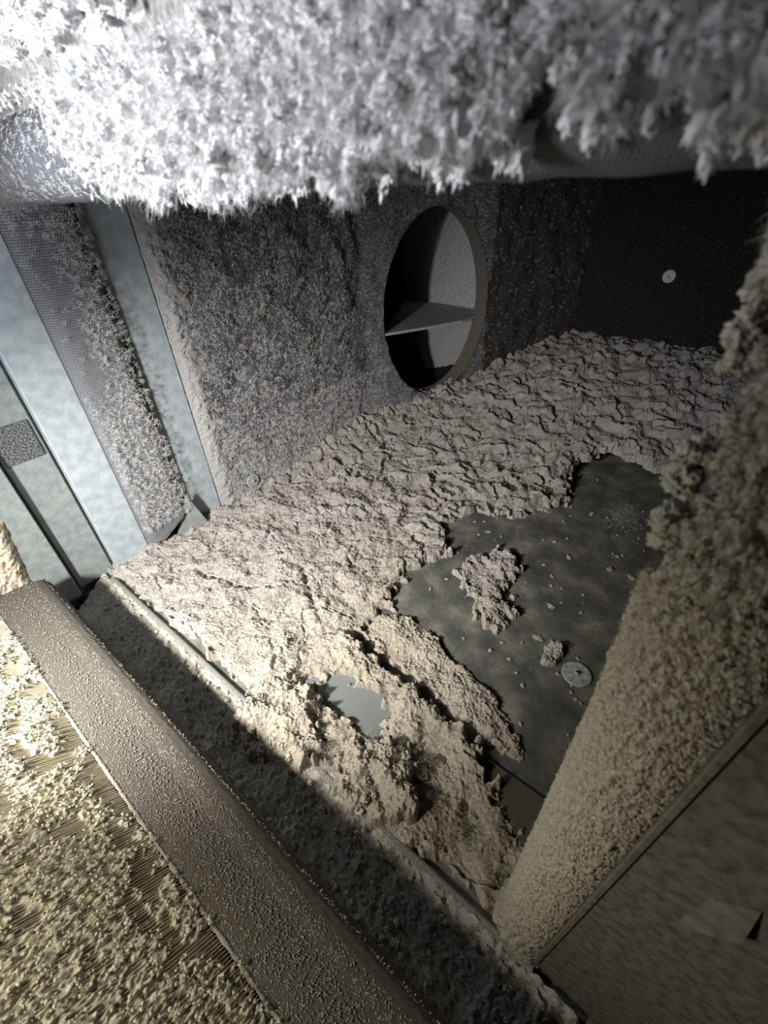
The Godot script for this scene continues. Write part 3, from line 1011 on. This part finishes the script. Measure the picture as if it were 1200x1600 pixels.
	# fine dust on the bare liner
	var specks := func(i: int):
		var x := rng.randf_range(-0.30, 0.02)
		var z := rng.randf_range(-0.86, -0.21)
		if o.at(x, z) > 0.0 or rng.randf() > 0.55 + 0.9 * N.tone.get_noise_2d(x * 2.5, z * 2.5): return null
		var s := rng.randf_range(0.0005, 0.0014)
		return stand(Vector3(x, 0.0003, z), Vector3.UP, Vector3(s * 1.5, s * 0.5, s), 0.2)
	var fs := get_node("floor")
	for k in 2: scatter("floor_dust", SHAPES.grain[k], M.speck, 5000, specks, fs)
	# a patch of coarser bright dust near the jamb
	var dp := named(Node3D.new(), "dust_patch") as Node3D
	dp.position = Vector3(-0.06, 0.0, -0.69)
	tag(dp, "glittering grey dust patch on the dark floor behind the padded jamb", "dust", "stuff")
	var gl := func(i: int):
		var a := rng.randf() * TAU
		var r := sqrt(rng.randf())
		var s := rng.randf_range(0.0006, 0.0016)
		var rim := 0.75 + 1.1 * (N.swell as FastNoiseLite).get_noise_2d(cos(a) * 0.06, sin(a) * 0.06)
		r *= rim
		if rng.randf() > 1.15 - r * 0.9: return null
		return stand(Vector3(cos(a) * r * 0.045 + r * r * 0.01, 0.0005, sin(a) * r * 0.08), Vector3.UP, Vector3(s, s * 0.6, s), 0.4)
	for k in 2: scatter("grains", SHAPES.grain[k], M.lint_band, 900, gl, dp)
	# single chips of lint on the bare liner
	var spots := [[-0.225, -0.534, 0.007, "small pale lint chip on the bare liner just beyond the lone lint patch"], [-0.129, -0.573, 0.006, "thin lint chip lying near the far edge of the bare liner"], [-0.098, -0.550, 0.008, "dull lint chip midway between the lone patch and the padded jamb"], [-0.042, -0.560, 0.009, "bright narrow lint chip on the darkest part of the bare liner"], [-0.012, -0.560, 0.009, "pale lint chip close beside the padded jamb in front of the glittering dust"], [-0.083, -0.441, 0.009, "whitest oval lint chip on the bare liner right of the lone patch"], [-0.097, -0.477, 0.005, "tiny lint chip just beyond the whitest oval chip"], [-0.077, -0.381, 0.010, "curled lint chip on the bare liner left of the flat washer"]]
	for q in spots:
		var sz: float = q[2]
		var ch := clump_shape(100 + int(sz * 9000.0) + int(absf(q[0]) * 1000.0), 0, 0.6, 0.35)
		var c := put("lint_chip", ch, M.hair_tan)
		c.position = Vector3(q[0], 0.001, q[1])
		c.rotation = Vector3(0.1, q[0] * 40.0, 0.05)
		c.scale = Vector3(sz * 1.5, sz * 0.9, sz)
		tag(c, q[3], "lint chip", "", "lint chips scattered on the bare liner")
	var lc := Outline.new(V2([[-0.066, -0.374], [-0.052, -0.388], [-0.042, -0.372], [-0.046, -0.352], [-0.058, -0.350]]), [])
	tag(lint_mat("lint_lump", lc, 0.007, 0.0, 0.9, 0.006, -0.075, -0.03, 0.0008, -0.34, -0.40, 0.0008, 0.0, flat, M.lint, lint_tint), "raised lump of lint touching the flat washer on the bare liner", "lint")
	# crumbs on the bare liner
	var crumbs := func(i: int):
		var x := rng.randf_range(-0.27, 0.0)
		var z := rng.randf_range(-0.8, -0.25)
		if o.at(x, z) > 0.0: return null
		var s := rng.randf_range(0.001, 0.0045)
		return stand(Vector3(x, 0.0008, z), Vector3.UP, Vector3(s * 1.4, s * 0.7, s), 0.2)
	for k in 2: scatter("crumbs", SHAPES.clump[k], M.hair_tan, 60, crumbs, mat_main)

# ------------------------------------------------------------------ drain pan, sill and coil
func pan_and_coil() -> void:
	var zx := func(p: Vector2, x: float) -> Vector3: return Vector3(x, p.y, p.x)
	var t := thing("drain_pan", Vector3(-0.3, -0.03, -0.07), "metal drain pan trough full of dark lint between the coil and the sill", "drain pan")
	var back := func(p: Vector2, x: float) -> Vector3: return Vector3(x + 0.3, p.y + 0.03, p.x + 0.07)
	put("trough", prism(V2([[-0.102, 0.0], [-0.102, -0.036], [-0.02, -0.036], [-0.02, 0.02], [-0.0225, 0.02], [-0.0225, -0.0335], [-0.0995, -0.0335], [-0.0995, 0.0]]), back, -0.65, 0.20), M.dusty_metal, t)
	put("sill_lip", prism(V2([[-0.1035, -0.02], [-0.1035, 0.0085], [-0.1015, 0.0095], [-0.0985, 0.0095], [-0.0965, 0.0085], [-0.0965, 0.004], [-0.0985, 0.0065], [-0.1010, 0.0065], [-0.1010, -0.02]]), back, -0.62, 0.036), M.dusty_metal, t)
	# lint lying in the trough and hanging on its inner side
	var l := put("lint_drift", grid(620, 72, func(i: int, j: int):
		var x := lerpf(-0.64, 0.07, i / 620.0)
		var k := float(j) / 72.0
		var z := lerpf(-0.0245, -0.0975, k)
		var y := -0.026 + 0.033 * pow(smoothstep(0.35, 1.0, k), 1.5)
		var b = absf(N.lump.get_noise_2d(x * 0.8, z * 0.8))
		y += 0.011 * b + 0.010 * N.swell.get_noise_2d(x * 1.5, z) + 0.0022 * N.fine.get_noise_2d(x * 0.8, z * 0.8)
		y = minf(y, 0.0085 + 0.004 * b) if k > 0.9 else y
		return Vector3(x, y, z - 0.003 * b), false), M.lint_drift)
	tag(l, "dark brownish lint drift lying along the drain pan trough", "lint", "stuff")
	var on := func(i: int):
		var x := rng.randf_range(-0.60, 0.05)
		var k := rng.randf() * 0.9
		var z := lerpf(-0.03, -0.096, k)
		var y := -0.022 + 0.033 * pow(smoothstep(0.35, 1.0, k), 1.5) + 0.004 * rng.randf()
		var s := rng.randf_range(0.002, 0.006)
		return stand(Vector3(x, y, z), Vector3(0, 0.6, 0.8 * k), Vector3(s, s * 0.7, s), 0.5)
	for k in 2: scatter("fluff", SHAPES.clump[k], M.hair_jamb, 260, on, l)
	for k in 3: scatter("fuzz", SHAPES.curl[3 + k], M.hair_jamb, 1500, on, l)
	for k in 3: scatter("loose_hairs", SHAPES.curl[k], M.hair_jamb, 1500, on, l)
	# the coil
	var th := deg_to_rad(38.0)
	var u := Vector3(0, sin(th), cos(th))
	var n := Vector3(0, cos(th), -sin(th))
	var o := Vector3(-0.3, 0.1, 0.0235)
	var c := thing("evaporator_coil", o, "slanted coil of fine metal fins with gritty end rail, clogged with yellowish lint", "coil")
	var T := Transform3D(Basis(Vector3(1, 0, 0), n, u), Vector3.ZERO)
	var st := begin()
	add_box(st, Vector3(-0.29, -0.05, 0.004), Vector3(0.42, -0.012, 0.30), 0.002, T)
	put("core", done(st), M.dark, c)
	var fins := begin()
	var r := RandomNumberGenerator.new()
	r.seed = 5
	var x := -0.285
	while x < 0.40:
		var ph := r.randf() * TAU
		for s in 12:
			var v0 := 0.0015 + 0.17 * s / 12.0
			var v1 := 0.0015 + 0.17 * (s + 1) / 12.0
			var a0 := x + 0.0003 * sin(ph + s); var a1 := x + 0.0003 * sin(ph + s + 1)
			var hh := 0.00022
			var top := -0.0005 * r.randf()
			quad(fins, T * Vector3(a0 - hh, top, v0), T * Vector3(a0 + hh, top, v0), T * Vector3(a1 + hh, top, v1), T * Vector3(a1 - hh, top, v1), n)
			quad(fins, T * Vector3(a0 - hh, top, v0), T * Vector3(a1 - hh, top, v1), T * Vector3(a1 - hh, -0.013, v1), T * Vector3(a0 - hh, -0.013, v0), Vector3(-1, 0, 0))
			quad(fins, T * Vector3(a0 + hh, top, v0), T * Vector3(a1 + hh, top, v1), T * Vector3(a1 + hh, -0.013, v1), T * Vector3(a0 + hh, -0.013, v0), Vector3(1, 0, 0))
		x += 0.00195 + r.randf_range(-0.00025, 0.00025)
	tag(put("fins", done(fins), M.fin, c), "", "", "stuff")
	# the rail along the low end of the coil: flat top that rounds down into the pan
	var prof := V2([[0.0235, 0.1005], [0.004, 0.0995], [-0.014, 0.098], [-0.021, 0.0965], [-0.0265, 0.094], [-0.0305, 0.090], [-0.0330, 0.085], [-0.0345, 0.078], [-0.035, 0.02]])
	var rail := grid(280, prof.size() * 5 - 5, func(i: int, j: int):
		var q := mini(j / 5, prof.size() - 2)
		var p := prof[q].lerp(prof[q + 1], (j - q * 5) / 5.0)
		var xx := lerpf(-0.588, 0.11, i / 280.0)
		var end := smoothstep(-0.566, -0.588, xx)
		return Vector3(xx + 0.3, p.y - 0.1 - 0.018 * end * end + 0.0006 * N.fine.get_noise_2d(xx, p.x), lerpf(p.x, 0.01, 0.25 * end * end) - 0.0235), true)
	tag(put("end_rail", rail, M.grit, c), "gritty dust coated rail")
	put("rail_end", box(Vector3(-0.293, -0.08, -0.055), Vector3(-0.283, -0.018, -0.002), 0.002), M.grit, c)
	put("edge_flange", grid(700, 8, func(i: int, j: int):
		var xx := lerpf(-0.586, 0.11, i / 700.0)
		var a := PI * j / 8.0
		var rr = 0.0011 + 0.0006 * N.edge.get_noise_2d(xx * 2.0, 0.5) + 0.0008 * absf(N.fur.get_noise_2d(xx, 2.0))
		return Vector3(xx + 0.3, 0.0006 + sin(a) * rr, cos(a) * rr + 0.0004 * N.fine.get_noise_2d(xx, 0.0)), true), M.lint_tan, c)
	# grit on the rail
	var gr := func(i: int):
		var xx := rng.randf_range(-0.585, 0.10)
		var z := rng.randf_range(-0.031, 0.0225)
		var dens := smoothstep(-0.5, -0.2, xx)
		if rng.randf() > 0.25 + 0.75 * dens: return null
		var y := 0.0005 - 0.0025 * smoothstep(0.0, -0.014, z) - 0.007 * smoothstep(-0.016, -0.031, z)
		var s := rng.randf_range(0.0004, 0.0011)
		return stand(Vector3(xx + 0.3, y, z - 0.0235), Vector3.UP, Vector3(s, s, s), 0.5)
	for k in 2: scatter("grit", SHAPES.grain[k], M.grain, 9000, gr, c)
	# lint matted over the fins
	var clear := func(xx: float, v: float) -> float:
		var g = N.gap.get_noise_2d(xx * 0.55, v * 0.9 + 0.5) + 0.10 * smoothstep(0.0, 0.03, v) - 0.30 * smoothstep(0.02, 0.004, v) * smoothstep(-0.42, -0.36, xx) * smoothstep(-0.16, -0.2, xx)
		g += 0.16 * smoothstep(0.02, 0.06, v) + 0.12 * smoothstep(-0.28, -0.15, xx) - 0.5 * exp(-(pow(xx + 0.125, 2) + pow(v - 0.008, 2)) / 0.00006)
		return smoothstep(-0.12, 0.06, g + 0.5 * N.lump.get_noise_2d(xx, v))
	var lc := put("lint_coat", grid(1150, 170, func(i: int, j: int):
		var xx := lerpf(-0.58, 0.0, i / 1150.0)
		var v := 0.0015 + 0.15 * pow(j / 170.0, 1.2)
		var k: float = clear.call(xx, v)
		var w = absf(N.lump.get_noise_2d(xx * 1.6, v * 0.7))
		var rib := 0.5 + 0.5 * sin(xx * TAU / 0.00225 + 1.5 * N.swell.get_noise_2d(xx, v))
		var h = -0.003 + k * (0.0030 + 0.0034 * w + 0.0022 * N.fine.get_noise_2d(xx * 1.2, v * 0.45) - 0.0016 * rib * smoothstep(0.30, 0.05, w))
		h -= 0.0045 * k * smoothstep(0.12, 0.5, N.wool.get_noise_2d(xx * 1.5, v * 0.9))
		return o + Vector3(xx + 0.3, 0, 0) + n * h + u * v, true), M.lint_warm)
	tag(lc, "matted yellowish lint clogging the fins of the slanted coil", "lint", "stuff")
	var cl := func(i: int):
		var xx := rng.randf_range(-0.5, -0.02)
		var v := 0.002 + 0.13 * pow(rng.randf(), 1.2)
		if rng.randf() > (clear.call(xx, v) as float) - 0.2: return null
		if absf(N.lump.get_noise_2d(xx * 1.6, v * 0.7)) < 0.12: return null
		var s := rng.randf_range(0.0007, 0.0020)
		return stand(o + Vector3(xx + 0.3, 0, 0) + n * (0.002 + 0.004 * rng.randf()) + u * v, n, Vector3(s, s, s), 0.6)
	for k in 3: scatter("fluff", SHAPES.clump[k], M.hair_warm, 3000, cl, lc)
	for k in 3: scatter("fuzz", SHAPES.curl[3 + k], M.hair_warm, 7000, cl, lc)
	# crusted end of the coil, rusty
	var cr := put("rusty_crust", grid(60, 50, func(i: int, j: int):
		var k := i / 60.0; var q := j / 50.0
		var w = absf(N.lump.get_noise_2d(k * 0.15, q * 0.15))
		var ed := smoothstep(0.0, 0.12, k) * smoothstep(1.0, 0.8, k) * smoothstep(0.0, 0.15, q) * smoothstep(1.0, 0.85, q)
		return Vector3(-0.642 + 0.020 * ed + 0.008 * w * ed, lerpf(0.03, 0.17, q), lerpf(0.08, -0.025, k) - 0.02 * q), false), M.rust)
	tag(cr, "rust stained crust beside the coil end at the foot of the wall strips", "crust")

func small_things() -> void:
	var washer := func(at: Vector3, nrm: Vector3, r: float, label: String, m: Material) -> void:
		var t := thing("pin_washer", at, label, "washer", "round insulation pin washers")
		var s := nrm.cross(Vector3(0.2, 0.9, 0.4)).normalized()
		var b := Basis(s, nrm, s.cross(nrm).normalized())
		var prof := [[0.0, 0.0022], [0.16, 0.0022], [0.17, 0.0008], [0.75, 0.0010], [0.93, 0.0016], [1.0, 0.0006], [1.0, -0.0004]]
		put("disc", grid(36, 6, func(i: int, j: int):
			var a := TAU * i / 36.0
			return b * Vector3(cos(a) * prof[j][0] * r, prof[j][1], sin(a) * prof[j][0] * r), true), m, t)
		put("pin", grid(10, 3, func(i: int, j: int):
			var a := TAU * i / 10.0
			return b * (Vector3(cos(a) * 0.13 * r, 0.0022 + 0.0012 * mini(j, 2), sin(a) * 0.13 * r) * Vector3(1 if j < 3 else 0, 1, 1 if j < 3 else 0)), true), m, t)
	washer.call(Vector3(-0.192, 0.278, -1.279), Vector3(0, 0, 1), 0.0135, "pale round washer shining on the black far wall", M.zinc)
	washer.call(Vector3(-0.196, 0.110, -1.279), Vector3(0, 0, 1), 0.0135, "pale round washer half buried where the far wall meets the lint", M.zinc)
	washer.call(Vector3(-0.36, 0.39, -1.279), Vector3(0, 0, 1), 0.0135, "dim round washer near the top of the black wall, only its lower rim catching light", M.soot)
	washer.call(Vector3(-0.021, 0.001, -0.359), Vector3(0, 1, 0), 0.0165, "dusty grey washer lying flat on the bare floor liner beside the padded jamb", M.duct)
	washer.call(Vector3(-0.631, 0.034, -0.376), Vector3(1, 0, 0), 0.013, "dust covered washer low on the speckled black liner beside the lint band", M.duct)
